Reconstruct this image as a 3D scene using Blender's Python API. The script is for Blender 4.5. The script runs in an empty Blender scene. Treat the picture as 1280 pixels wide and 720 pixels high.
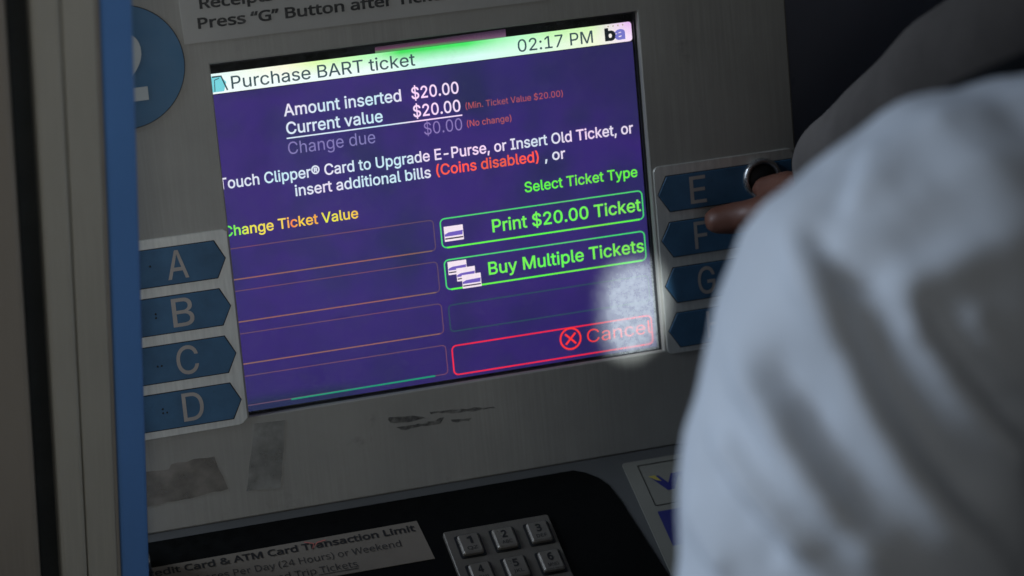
import bpy, bmesh, math, random
import numpy as np
from mathutils import Vector, Matrix
random.seed(7)
sc = bpy.context.scene
COL = sc.collection
ZS = 1.15                                   # height of the screen centre above the floor

# ------------------------------------------------------------------ camera, world, lamps, exposure
cam = bpy.data.cameras.new('camera'); camo = bpy.data.objects.new('camera', cam); COL.objects.link(camo)
camo.location = (-0.39978, -1.19729, 0.93160 + ZS)
camo.rotation_euler = (0.9083511, -0.0576782, -0.3095295)
cam.sensor_width = 36; cam.lens = 98.44
cam.clip_start = 0.05; cam.clip_end = 50
cam.dof.use_dof = True; cam.dof.focus_distance = 1.55; cam.dof.aperture_fstop = 6.2
sc.camera = camo
w = bpy.data.worlds.new('World'); sc.world = w; w.use_nodes = True
w.node_tree.nodes['Background'].inputs[0].default_value = (0.66, 0.66, 0.66, 1)
w.node_tree.nodes['Background'].inputs[1].default_value = 0.018
sc.view_settings.view_transform = 'Standard'; sc.view_settings.look = 'None'
sc.view_settings.exposure = 0; sc.view_settings.gamma = 1

def area(name, loc, tgt, sx, sy, power, col, spread=180):
    l = bpy.data.lights.new(name, 'AREA'); l.shape = 'RECTANGLE'; l.size = sx; l.size_y = sy
    l.energy = power; l.color = col; l.spread = math.radians(spread)
    o = bpy.data.objects.new(name, l); COL.objects.link(o); o.location = loc
    o.rotation_euler = (Vector(tgt) - Vector(loc)).to_track_quat('-Z', 'Y').to_euler()
    return o
area('station_light_side', (-1.9, 0.50, ZS + 1.05), (0.05, -0.45, ZS + 0.2), 1.0, 1.0, 39, (0.72, 0.84, 1.0))
area('added_front_fill', (-0.52, -1.70, ZS + 1.20), (-0.38, 0, ZS + 0.15), 0.4, 0.4, 0.39, (1.0, 0.99, 0.95), 43)  # added fill from behind the camera, not a ceiling fitting
sp = bpy.data.lights.new('added_glare_spot', 'SPOT'); sp.energy = 340; sp.color = (.86, .95, 1.0); sp.spot_size = math.radians(2.0); sp.use_square = True  # added lamp with no real source, makes the glare on the glass
sp.spot_blend = .42; sp.shadow_soft_size = .008
so = bpy.data.objects.new('added_glare_spot', sp); COL.objects.link(so); so.location = (-0.62, -0.95, ZS + 1.35)
so.rotation_euler = (Vector((0.1025, -0.034, ZS - 0.0575)) - so.location).to_track_quat('-Z', 'Y').to_euler(); so.scale = (.60, .95, 1)

# ------------------------------------------------------------------ frames of reference
TH = math.radians(27.4272); SH = math.radians(5.8747)
U = Vector((1, 0, 0)); V = Vector((0, math.sin(TH), math.cos(TH))); N = U.cross(V)
MF = Matrix.Translation((0, 0, ZS)) @ Matrix((U, V, N)).transposed().to_4x4()      # sloping face: x right, y up the face, z outwards
S_ = Vector((0, -math.cos(SH), -math.sin(SH))); NS = Vector((0, -math.sin(SH), math.cos(SH)))
OS = Vector((0, -0.07902, -0.13925 + ZS))
MS = Matrix.Translation(OS) @ Matrix((U, -S_, NS)).transposed().to_4x4()           # shelf: x right, y back, z up

# ------------------------------------------------------------------ helpers
def mesh_obj(name, me, mat=None, parent=None, frame=None):
    o = bpy.data.objects.new(name, me); COL.objects.link(o)
    if mat is not None and not me.materials: me.materials.append(mat)
    if parent is not None:
        o.parent = parent
        if frame is not None:
            wm = WM[parent.name] if parent.name in WM else Matrix.Identity(4)
            o.matrix_local = wm.inverted() @ frame
            WM[o.name] = frame.copy()
        else:
            WM[o.name] = WM[parent.name].copy()
    else:
        if frame is not None: o.matrix_world = frame
        WM[o.name] = (frame or Matrix.Identity(4)).copy()
    return o
WM = {}
def empty(name, loc, label, cat):
    o = bpy.data.objects.new(name, None); COL.objects.link(o); o.location = loc
    WM[o.name] = Matrix.Translation(loc); o['label'] = label; o['category'] = cat; o.empty_display_size = .05
    return o
def bm_mesh(name, bm, smooth=False):
    me = bpy.data.meshes.new(name); bmesh.ops.recalc_face_normals(bm, faces=bm.faces)
    bm.to_mesh(me); bm.free()
    if smooth:
        for p in me.polygons: p.use_smooth = True
    return me
def poly_prism(bm, pts, z0, z1, bev=0.0):
    """pts: outline (m). Prism from z0 to z1 with a small chamfer round the top."""
    cx = sum(p[0] for p in pts) / len(pts); cy = sum(p[1] for p in pts) / len(pts)
    lo = [bm.verts.new((p[0], p[1], z0)) for p in pts]
    if bev > 0:
        mid = [bm.verts.new((p[0], p[1], z1 - bev)) for p in pts]
        n = len(pts); ins = []
        A = sum(pts[i][0]*pts[(i+1) % n][1] - pts[(i+1) % n][0]*pts[i][1] for i in range(n))
        sg = 1 if A > 0 else -1
        for i in range(n):
            a = Vector(pts[i-1]); b = Vector(pts[i]); c = Vector(pts[(i+1) % n])
            d1 = (b-a).normalized(); d2 = (c-b).normalized()
            n1 = Vector((-d1.y, d1.x))*sg; n2 = Vector((-d2.y, d2.x))*sg
            m = (n1+n2); k = m.length_squared/2
            m = m / max(k, .3)
            ins.append((b.x+m.x*bev, b.y+m.y*bev))
        top = [bm.verts.new((p[0], p[1], z1)) for p in ins]
        for i in range(n):
            j = (i+1) % n
            bm.faces.new((lo[i], lo[j], mid[j], mid[i])); bm.faces.new((mid[i], mid[j], top[j], top[i]))
    else:
        top = [bm.verts.new((p[0], p[1], z1)) for p in pts]; n = len(pts)
        for i in range(n):
            j = (i+1) % n; bm.faces.new((lo[i], lo[j], top[j], top[i]))
    bm.faces.new(top); bm.faces.new(lo[::-1])
def rrect(x0, y0, x1, y1, r, seg=5, corners=(1, 1, 1, 1)):
    """corners: bl, br, tr, tl"""
    o = []
    for k, (cx, cy, a) in enumerate(((x0, y0, 180), (x1, y0, 270), (x1, y1, 0), (x0, y1, 90))):
        if corners[k] and r > 0:
            ox = cx + r*(1 if k in (0, 3) else -1); oy = cy + r*(1 if k in (0, 1) else -1)
            for i in range(seg+1):
                t = math.radians(a + 90*i/seg); o.append((ox + r*math.cos(t), oy + r*math.sin(t)))
        else: o.append((cx, cy))
    return o
def prism(name, pts, z0, z1, mat, parent, frame, bev=0.0):
    bm = bmesh.new(); poly_prism(bm, pts, z0, z1, bev)
    return mesh_obj(name, bm_mesh(name, bm), mat, parent, frame)
def mm(pts): return [(x/1000, y/1000) for x, y in pts]
def circle(cx, cy, r, n=40): return [(cx+r*math.cos(2*math.pi*i/n), cy+r*math.sin(2*math.pi*i/n)) for i in range(n)]
def ring_mesh(bm, outer, inner, z0, z1):
    n = len(outer)
    def L(p, z): return [bm.verts.new((a, b, z)) for a, b in p]
    ob, ot, ib, it = L(outer, z0), L(outer, z1), L(inner, z0), L(inner, z1)
    for i in range(n):
        j = (i+1) % n
        bm.faces.new((ob[i], ob[j], ot[j], ot[i])); bm.faces.new((ot[i], ot[j], it[j], it[i]))
        bm.faces.new((it[i], it[j], ib[j], ib[i])); bm.faces.new((ib[i], ib[j], ob[j], ob[i]))
def box(bm, x0, y0, z0, x1, y1, z1, bev=0.0):
    r = bmesh.ops.create_cube(bm, size=1)
    for v in r['verts']:
        v.co = Vector(((x0+x1)/2 + v.co.x*(x1-x0), (y0+y1)/2 + v.co.y*(y1-y0), (z0+z1)/2 + v.co.z*(z1-z0)))
    if bev > 0:
        es = list({e for v in r['verts'] for e in v.link_edges})
        bmesh.ops.bevel(bm, geom=es, offset=bev, segments=2, affect='EDGES', profile=0.5)
def box_obj(name, a, b, mat, parent=None, frame=None, bev=0.0):
    bm = bmesh.new(); box(bm, *a, *b, bev)
    return mesh_obj(name, bm_mesh(name, bm), mat, parent, frame)
def lathe(bm, prof, cx, cy, n=32):
    rings = [[bm.verts.new((cx+r*math.cos(2*math.pi*i/n), cy+r*math.sin(2*math.pi*i/n), z)) for i in range(n)] for r, z in prof]
    for a, b in zip(rings, rings[1:]):
        for i in range(n):
            j = (i+1) % n; bm.faces.new((a[i], a[j], b[j], b[i]))
    bm.faces.new(rings[0][::-1]); bm.faces.new(rings[-1])

# ------------------------------------------------------------------ materials
def srgb(r, g, b):
    f = lambda c: (c/255/12.92) if c <= 10.3 else ((c/255+.055)/1.055)**2.4
    return (f(r), f(g), f(b), 1)
class NT:
    def __init__(s, name):
        s.m = bpy.data.materials.new(name); s.m.use_nodes = True; s.t = s.m.node_tree
        s.b = s.t.nodes['Principled BSDF']; s.out = s.t.nodes['Material Output']
    def n(s, typ, **kw):
        x = s.t.nodes.new(typ)
        for k, v in kw.items():
            if k in x.inputs.keys() if not k.startswith('_') else False: x.inputs[k].default_value = v
            else: setattr(x, k.lstrip('_'), v)
        return x
    def l(s, a, b): s.t.links.new(a, b)
    def coord(s, kind='Object'):
        return s.n('ShaderNodeTexCoord').outputs[kind]
    def noise(s, scale, detail=4, rough=.5, sx=1, sy=1, sz=1, loc=(0, 0, 0)):
        mp = s.n('ShaderNodeMapping'); s.l(s.coord(), mp.inputs[0])
        mp.inputs['Scale'].default_value = (sx, sy, sz); mp.inputs['Location'].default_value = loc
        x = s.n('ShaderNodeTexNoise'); s.l(mp.outputs[0], x.inputs['Vector'])
        x.inputs['Scale'].default_value = scale; x.inputs['Detail'].default_value = detail; x.inputs['Roughness'].default_value = rough
        return x.outputs['Fac']
    def ramp(s, fac, stops, interp='LINEAR'):
        r = s.n('ShaderNodeValToRGB'); s.l(fac, r.inputs[0]); e = r.color_ramp.elements; r.color_ramp.interpolation = interp
        while len(e) < len(stops): e.new(0.5)
        for k, (p, c) in enumerate(stops): e[k].position = p
        for k, (p, c) in enumerate(stops): e[k].color = c if len(c) == 4 else (*c, 1)
        return r.outputs[0]
    def mix(s, fac, a, b, blend='MIX'):
        x = s.n('ShaderNodeMix'); x.data_type = 'RGBA'; x.blend_type = blend
        for k, v in ((0, fac), (6, a), (7, b)):
            if isinstance(v, (int, float, tuple)): x.inputs[k].default_value = v
            else: s.l(v, x.inputs[k])
        return x.outputs[2]
    def rng(s, v, a, b, c=0, d=1):
        x = s.n('ShaderNodeMapRange'); s.l(v, x.inputs[0])
        for k, q in zip((1, 2, 3, 4), (a, b, c, d)): x.inputs[k].default_value = q
        x.interpolation_type = 'SMOOTHSTEP'
        return x.outputs[0]
    def xyz(s):
        x = s.n('ShaderNodeSeparateXYZ'); s.l(s.coord(), x.inputs[0]); return x.outputs
    def bump(s, h, strength=.3, dist=.001):
        b = s.n('ShaderNodeBump'); s.l(h, b.inputs['Height']); b.inputs['Strength'].default_value = strength
        b.inputs['Distance'].default_value = dist; s.l(b.outputs[0], s.b.inputs['Normal'])
G = lambda v: (v, v, v, 1)
def surface(name, col, rough=.5, metal=0., var=.25, vs=30, stretch=(1, 1, 1), bump=.15, bs=900, rvar=.12, spec=.5, grime=None, streak=None):
    s = NT(name)
    n = s.noise(vs, 6, .6, *stretch)
    c2 = tuple(min(1, x*(1+var)) for x in col[:3]) + (1,); c1 = tuple(x*(1-var) for x in col[:3]) + (1,)
    c = s.ramp(n, [(.3, c1), (.7, c2)])
    if grime:
        g = s.noise(grime[1], 8, .7, loc=(3, 1, 2)); f = s.rng(g, grime[2], grime[2]+.12, 0, grime[3]); c = s.mix(f, c, grime[0])
    if streak:
        ax, amt, sc_ = streak; st_ = [1, 1, 1]; st_[ax] = .03
        k = s.noise(sc_, 5, .65, *st_, loc=(7, 3, 9)); k2 = s.noise(9, 3, .5, loc=(1, 8, 2))
        f = s.rng(k, .35, .7, 1-amt, 1+amt*.8); f2 = s.rng(k2, .3, .7, 0, 1)
        mm_ = s.n('ShaderNodeVectorMath', operation='SCALE'); s.l(c, mm_.inputs[0]); s.l(f, mm_.inputs['Scale'])
        c = s.mix(f2, c, mm_.outputs[0])
    s.l(c, s.b.inputs['Base Color'])
    n2 = s.noise(vs*2.3, 5, .6, *stretch, loc=(5, 2, 1)); s.l(s.rng(n2, .3, .7, rough-rvar, rough+rvar), s.b.inputs['Roughness'])
    s.b.inputs['Metallic'].default_value = metal; s.b.inputs['Specular IOR Level'].default_value = spec
    if bump: s.bump(s.noise(bs, 3, .6, *stretch), bump, .0004)
    return s.m
M = {}
M['face'] = surface('painted_grey_metal', (0.329, 0.321, 0.289), .42, .0, .14, 9, (1, 1, 1), .25, 1400, .06, .5, ((0.088, 0.085, 0.080, 1), 22, .60, .35), streak=(1, 0.09, 520))
M['steel'] = surface('brushed_plate', (0.6800, 0.6800, 0.6295), .40, .55, .12, 40, (9, 1, 1), .2, 500, .06)
M['frame'] = surface('frame_grey', (0.4800, 0.4655, 0.4043), .5, .1, .10, 6, (1, 1, .5), .12, 900, .06, streak=(2, 0.07, 520))
M['frame_a'] = surface('frame_grey_warm', (0.3326, 0.3003, 0.2554), .5, .1, .10, 6, (1, 1, .5), .12, 900, .06, streak=(2, 0.07, 520))
M['frame_dark'] = surface('frame_gap', (0.018, 0.021, 0.021), .6, 0, .2, 20)
M['trim'] = surface('frame_trim', (0.385, 0.350, 0.298), .45, .2, .1, 20)
M['blue'] = surface('blue_trim_paint', (0.1187, 0.2907, 0.6696), .45, 0, .14, 7, (1, 1, .4), .15, 900, .08)
M['key'] = surface('blue_label_paint', (0.0470, 0.1301, 0.2363), .45, 0, .16, 60, (1, 1, 1), .2, 1500, .1, .4, ((0.030, 0.050, 0.075, 1), 160, .62, .6))
M['badge'] = surface('blue_badge_paint', (0.0616, 0.1638, 0.2843), .5, 0, .08, 30, (1, 1, 1), .1, 1500)
M['edge'] = surface('dark_outline', (.008, .009, .010), .5)
M['letter'] = surface('label_letter', (0.420, 0.385, 0.350), .5, 0, .12, 80)
M['letter_out'] = surface('badge_numeral', (0.560, 0.595, 0.578), .5, 0, .08, 60)
M['paper'] = surface('worn_paper', (0.406, 0.399, 0.371), .55, 0, .10, 14, (1, 1, 1), .1, 900, .08, .4, ((0.125, 0.120, 0.112, 1), 60, .62, .4))
M['strip'] = surface('notice_strip', (0.1449, 0.1268, 0.1038), .55, 0, .10, 20, (1, 1, 1), .1, 900, .08, .4, ((0.200, 0.150, 0.125, 1), 90, .62, .5))
M['worn'] = surface('worn_lip_highlight', (0.588, 0.560, 0.504), .38, .3, .2, 60)  # bare metal, made paler to carry the highlight along the lip
M['ink'] = surface('black_ink', (.012, .012, .012), .5, 0, .1)
M['ink_grey'] = surface('faded_ink', (0.023, 0.023, 0.023), .55, 0, .35, 90)
M['red_ink'] = surface('red_ink', (0.350, 0.098, 0.084), .5)
M['black'] = surface('black_plastic', (0.0011, 0.0014, 0.0014), .55, 0, .3, 60, (1, 1, 1), .1, 800, .1, .15)
M['shelf'] = surface('shelf_metal', (0.0838, 0.0858, 0.0858), .5, .1, .12, 12)
M['kp'] = surface('keypad_metal', (0.1084, 0.0983, 0.0837), .42, .25, .1, 60, (4, 1, 1), .15, 900)
M['keycap'] = surface('keycap_metal', (0.1399, 0.1268, 0.1081), .38, .25, .12, 90)
M['sticker'] = surface('sticker_white', (0.1834, 0.1809, 0.1561), .45, 0, .06, 30)
M['navy'] = surface('navy_print', (0.0195, 0.0226, 0.1396), .5, 0, .06)
M['gold'] = surface('gold_print', (0.3600, 0.2993, 0.0630), .5, 0, .06)
M['rubber'] = surface('dark_rubber', (.014, .015, .017), .6)
M['chrome'] = surface('button_ring', (.55, .55, .55), .28, .9, .05, 60)
M['residue'] = surface('tape_residue', (0.2643, 0.2453, 0.2162), .65, 0, .15, 30, (1, 1, 1), .2, 600, .1, .25)
M['residue2'] = surface('tape_residue_pale', (0.3289, 0.3289, 0.3062), .62, 0, .10, 30, (1, 1, 1), .2, 600, .1, .25)
M['scuff'] = surface('scuff_mark', (0.105, 0.105, 0.105), .6, 0, .3, 300)
M['cabinet'] = surface('cabinet_side', (0.200, 0.200, 0.213), .5, .1)
M['wall'] = surface('dark_wall_panel', (0.2200, 0.2398, 0.3124), .35, 0, .25, 3, (1, 1, .3), .1, 600, .08)
M['floor'] = surface('floor_stone', (.10, .098, .095), .6, 0, .2, 12)
M['skin'] = surface('skin', (0.1240, 0.0496, 0.0320), .5, 0, .10, 60, (1, 1, 1), .2, 900)
M['sleeve'] = surface('dark_grey_knit', (0.0918, 0.0831, 0.0781), .9, 0, .15, 25, (1, 1, 1), .5, 1400, .05, .1)
M['shade_band'] = surface('shade_band_black', (.010, .011, .013), .95, 0, .2, 60, (1, 1, 1), .4, 1200, .03, .05)  # black that stands in for shade beside the sleeve
M['trousers'] = surface('dark_trousers', (.02, .022, .03), .9, 0, .1, 25)
M['hair'] = surface('dark_hair', (.012, .010, .009), .6, 0, .2, 200)
M['shoe'] = surface('black_shoe', (.012, .012, .012), .4, 0, .1)
M['eye'] = surface('eye_white', (.6, .6, .58), .3, 0, .02)
M['lip'] = surface('lip_skin', (.28, .10, .08), .5, 0, .05)
s = NT('white_shirt_cotton')
c = s.ramp(s.noise(14, 4), [(.3, (.58, .63, .70, 1)), (.7, (.65, .70, .77, 1))]); s.l(c, s.b.inputs['Base Color'])
s.b.inputs['Roughness'].default_value = .85; s.b.inputs['Specular IOR Level'].default_value = .2
s.bump(s.noise(1300, 2), .3, .0004); M['shirt'] = s.m

def emis(name, col, strength=1.0, tint=.0, scale=30):
    """lit pixels of the display"""
    s = NT(name)
    s.b.inputs['Base Color'].default_value = (.01, .01, .012, 1); s.b.inputs['Roughness'].default_value = .4
    if tint:
        n = s.noise(scale, 1, .5, 1, .35, 1)
        a = tuple(min(1.2, x*(1+t)) for x, t in zip(col[:3], (tint, -tint*.4, tint*.3))) + (1,)
        b = tuple(min(1.2, x*(1+t)) for x, t in zip(col[:3], (-tint, tint*.3, tint*.1))) + (1,)
        s.l(s.ramp(n, [(.35, a), (.5, col), (.65, b)]), s.b.inputs['Emission Color'])
    else: s.b.inputs['Emission Color'].default_value = col
    s.b.inputs['Emission Strength'].default_value = strength
    return s.m
E_ = {
 'white': emis('lcd_white', (.80, .78, .92, 1), 1.0, .25, 26),
 'dimtext': emis('lcd_dim_violet', srgb(134, 122, 182), 1.0, .1),
 'orange': emis('lcd_orange', srgb(255, 92, 68), 1.0, .2, 40),
 'dimorange': emis('lcd_dim_orange', srgb(178, 88, 86), 1.0, .15),
 'lime': emis('lcd_lime', srgb(110, 250, 70), 1.0, .25, 26),
 'lime2': emis('lcd_lime_pale', srgb(122, 250, 84), 1.0, .22, 22),
 'gbox': emis('lcd_green_box', srgb(90, 225, 120), .9, .3, 30),
 'gdim': emis('lcd_dim_green', srgb(38, 78, 84), 1.0, .1),
 'brown': emis('lcd_dim_brown', srgb(104, 70, 92), 1.0, .2),
 'brown2': emis('lcd_brown', srgb(140, 96, 84), 1.0, .2),
 'red': emis('lcd_red', srgb(238, 34, 66), 1.0, .15),
 'red2': emis('lcd_red_text', srgb(250, 52, 50), 1.0, .1),
 'green': emis('lcd_green_line', srgb(20, 150, 110), 1.0, .2),
 'title': emis('lcd_title_ink', srgb(48, 74, 80), 1.0),
 'pinkw': emis('lcd_card_white', (.95, .82, .92, 1), 1.0),
 'violet': emis('lcd_card_violet', srgb(110, 90, 190), 1.0),
 'blk': emis('lcd_card_black', srgb(30, 18, 50), 1.0),
 'cyan': emis('lcd_icon_cyan', srgb(120, 215, 225), 1.0),
 'inkdk': emis('lcd_logo_black', srgb(16, 24, 30), 1.0),
 'logo2': emis('lcd_logo_violet', srgb(120, 120, 205), 1.0),
 'dots': emis('lcd_logo_dots', srgb(170, 160, 110), 1.0)}
# purple field
s = NT('lcd_purple_field'); x = s.xyz()
n = s.noise(17, 2, .5, 1, 1.0, 1, (.3, .1, 0)); n2 = s.noise(45, 3, .5, 1, 1, 1, (1, 4, 0))
pc = s.ramp(n, [(.34, srgb(47, 48, 104)), (.46, srgb(60, 46, 128)), (.60, srgb(66, 45, 134)), (.72, srgb(52, 47, 112))])
pc = s.mix(s.rng(n2, .45, .7, 0, .35), pc, srgb(42, 46, 96))
# moire near upper right is greyer, the lower rows deeper violet
q = s.rng(x[0], .03, .11, 0, 1); q2 = s.rng(x[1], .02, .07, 0, 1)
mu = s.n('ShaderNodeMath', operation='MULTIPLY'); s.l(q, mu.inputs[0]); s.l(q2, mu.inputs[1])
pc = s.mix(s.rng(mu.outputs[0], 0, 1, 0, .6), pc, srgb(44, 46, 92))
pc = s.mix(s.rng(x[1], -.02, -.09, 0, .55), pc, srgb(48, 30, 112))
ql = s.rng(x[0], -.040, -.075, 0, 1); qb = s.rng(x[1], -.085, -.0955, 0, 1)
mq = s.n('ShaderNodeMath', operation='MULTIPLY'); s.l(ql, mq.inputs[0]); s.l(qb, mq.inputs[1])
pc = s.mix(s.rng(mq.outputs[0], 0, 1, 0, .8), pc, srgb(30, 46, 84))
s.l(pc, s.b.inputs['Emission Color']); s.b.inputs['Emission Strength'].default_value = .70
s.b.inputs['Base Color'].default_value = (.01, .01, .012, 1); s.b.inputs['Roughness'].default_value = .4
E_['purple'] = s.m
# title bar
s = NT('lcd_title_bar'); x = s.xyz(); t = s.rng(x[0], -.122, .1215); t = s.n('ShaderNodeMapRange'); s.l(x[0], t.inputs[0]); t.inputs[1].default_value = -.122; t.inputs[2].default_value = .1215
top = s.ramp(t.outputs[0], [(.0, (.80, 1, 1, 1)), (.17, (1, .98, .75, 1)), (.24, (.75, 1, .45, 1)), (.38, (.45, 1, .50, 1)), (.44, (.05, .74, .10, 1)), (.60, (.06, .80, .13, 1)), (.72, (.50, 1, .62, 1)), (.80, (.55, .95, .45, 1)), (.90, (.70, .95, .50, 1)), (.96, (.85, .70, .85, 1)), (1, (.82, .50, .90, 1))])
bot = s.ramp(t.outputs[0], [(.0, (.92, 1, 1, 1)), (.38, (.86, 1, .96, 1)), (.50, (.60, 1, .82, 1)), (.62, (.70, 1, .93, 1)), (.75, (.70, 1, .80, 1)), (.90, (.88, .98, .70, 1)), (1, (.95, .75, 1, 1))])
f = s.n('ShaderNodeMapRange'); s.l(x[1], f.inputs[0]); f.inputs[1].default_value = .0845; f.inputs[2].default_value = .0915
s.l(s.mix(f.outputs[0], bot, top), s.b.inputs['Emission Color']); s.b.inputs['Emission Strength'].default_value = 1.05
s.b.inputs['Base Color'].default_value = (.01, .01, .01, 1); E_['bar'] = s.m
s = NT('lcd_edge_bleed'); x = s.xyz()
f = s.n('ShaderNodeMapRange'); s.l(x[1], f.inputs[0]); f.inputs[1].default_value = .0920; f.inputs[2].default_value = .0975
a = s.ramp(f.outputs[0], [(0, (.10, .62, .16, 1)), (.22, (.10, .30, .10, 1)), (.45, (.12, .035, .085, 1)), (.8, (.035, .02, .035, 1))])
b = s.ramp(f.outputs[0], [(0, (.20, .42, .22, 1)), (.25, (.16, .075, .15, 1)), (.8, (.045, .02, .05, 1))])
s.l(s.mix(s.rng(x[0], .0, .044), a, b), s.b.inputs['Emission Color']); s.b.inputs['Emission Strength'].default_value = 1; s.b.inputs['Base Color'].default_value = (.01, .01, .01, 1)
E_['bleed'] = s.m
# yellow heading, tinted along its length by the panel's moire
s = NT('lcd_yellow'); x = s.xyz(); t = s.n('ShaderNodeMapRange'); s.l(x[0], t.inputs[0]); t.inputs[1].default_value = -.1235; t.inputs[2].default_value = -.048
s.l(s.ramp(t.outputs[0], [(0, srgb(60, 230, 90)), (.10, srgb(150, 245, 80)), (.17, srgb(240, 235, 70)), (.44, srgb(250, 215, 90)), (.50, srgb(255, 130, 70)), (.58, srgb(250, 220, 60)), (.68, srgb(250, 170, 60)), (.75, srgb(235, 240, 70)), (1, srgb(250, 200, 70))]), s.b.inputs['Emission Color'])
s.b.inputs['Emission Strength'].default_value = 1; s.b.inputs['Base Color'].default_value = (.01, .01, .01, 1); E_['yellow'] = s.m
# glass: clear pane with a thin uneven film of dust and finger grease, plus a painted glare corner
s = NT('dusty_glare_glass'); t = s.t
tr = s.n('ShaderNodeBsdfTransparent'); gl = s.n('ShaderNodeBsdfGlossy'); gl.inputs['Roughness'].default_value = .07
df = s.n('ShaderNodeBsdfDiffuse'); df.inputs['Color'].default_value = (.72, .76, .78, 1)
d1 = s.noise(260, 5, .65); d2 = s.noise(60, 4, .6, loc=(2, 3, 1))
gx = s.xyz()
da = s.rng(d1, .30, .75, .008, .06)
glare_u = s.rng(gx[0], .078, .100, 0, 1); glare_v = s.rng(gx[1], -.034, -.052, 0, 1)  # whitish haze painted into the lower right corner as screen glare
glare_mask = s.n('ShaderNodeMath', operation='MULTIPLY'); s.l(glare_u, glare_mask.inputs[0]); s.l(glare_v, glare_mask.inputs[1])
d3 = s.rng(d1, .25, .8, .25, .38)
db = s.rng(d2, .3, .7, .5, 1.3)
dm = s.n('ShaderNodeMath', operation='MULTIPLY'); s.l(da, dm.inputs[0]); s.l(db, dm.inputs[1])
m1 = s.n('ShaderNodeMixShader'); s.l(dm.outputs[0], m1.inputs[0]); s.l(tr.outputs[0], m1.inputs[1]); s.l(df.outputs[0], m1.inputs[2])
sa = s.n('ShaderNodeMath', operation='MULTIPLY'); s.l(glare_mask.outputs[0], sa.inputs[0]); s.l(d3, sa.inputs[1])
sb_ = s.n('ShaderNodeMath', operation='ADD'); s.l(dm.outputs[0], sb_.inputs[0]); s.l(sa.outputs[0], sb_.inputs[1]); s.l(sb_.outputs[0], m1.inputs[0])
fr = s.n('ShaderNodeFresnel'); fr.inputs[0].default_value = 1.45
m2 = s.n('ShaderNodeMixShader'); s.l(fr.outputs[0], m2.inputs[0]); s.l(m1.outputs[0], m2.inputs[1]); s.l(gl.outputs[0], m2.inputs[2])
s.l(m2.outputs[0], s.out.inputs[0]); M['glass'] = s.m

def patchy(m, lo, hi, scale):
    """worn film: lets the surface below show through in patches"""
    t = m.node_tree; o = t.nodes['Material Output']; b = t.nodes['Principled BSDF']
    tc = t.nodes.new('ShaderNodeTexCoord'); n = t.nodes.new('ShaderNodeTexNoise'); n.inputs['Scale'].default_value = scale; n.inputs['Detail'].default_value = 8
    t.links.new(tc.outputs['Object'], n.inputs['Vector']); r = t.nodes.new('ShaderNodeMapRange'); t.links.new(n.outputs[0], r.inputs[0])
    r.inputs[1].default_value = .35; r.inputs[2].default_value = .65; r.inputs[3].default_value = lo; r.inputs[4].default_value = hi
    tr = t.nodes.new('ShaderNodeBsdfTransparent'); mx = t.nodes.new('ShaderNodeMixShader'); t.links.new(r.outputs[0], mx.inputs[0])
    t.links.new(tr.outputs[0], mx.inputs[1]); t.links.new(b.outputs[0], mx.inputs[2]); t.links.new(mx.outputs[0], o.inputs[0])
patchy(M['residue'], .45, 1, 70); patchy(M['residue2'], .35, 1, 60); patchy(M['scuff'], .0, .42, 240)
patchy(M['ink_grey'], .7, 1, 200)

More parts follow.
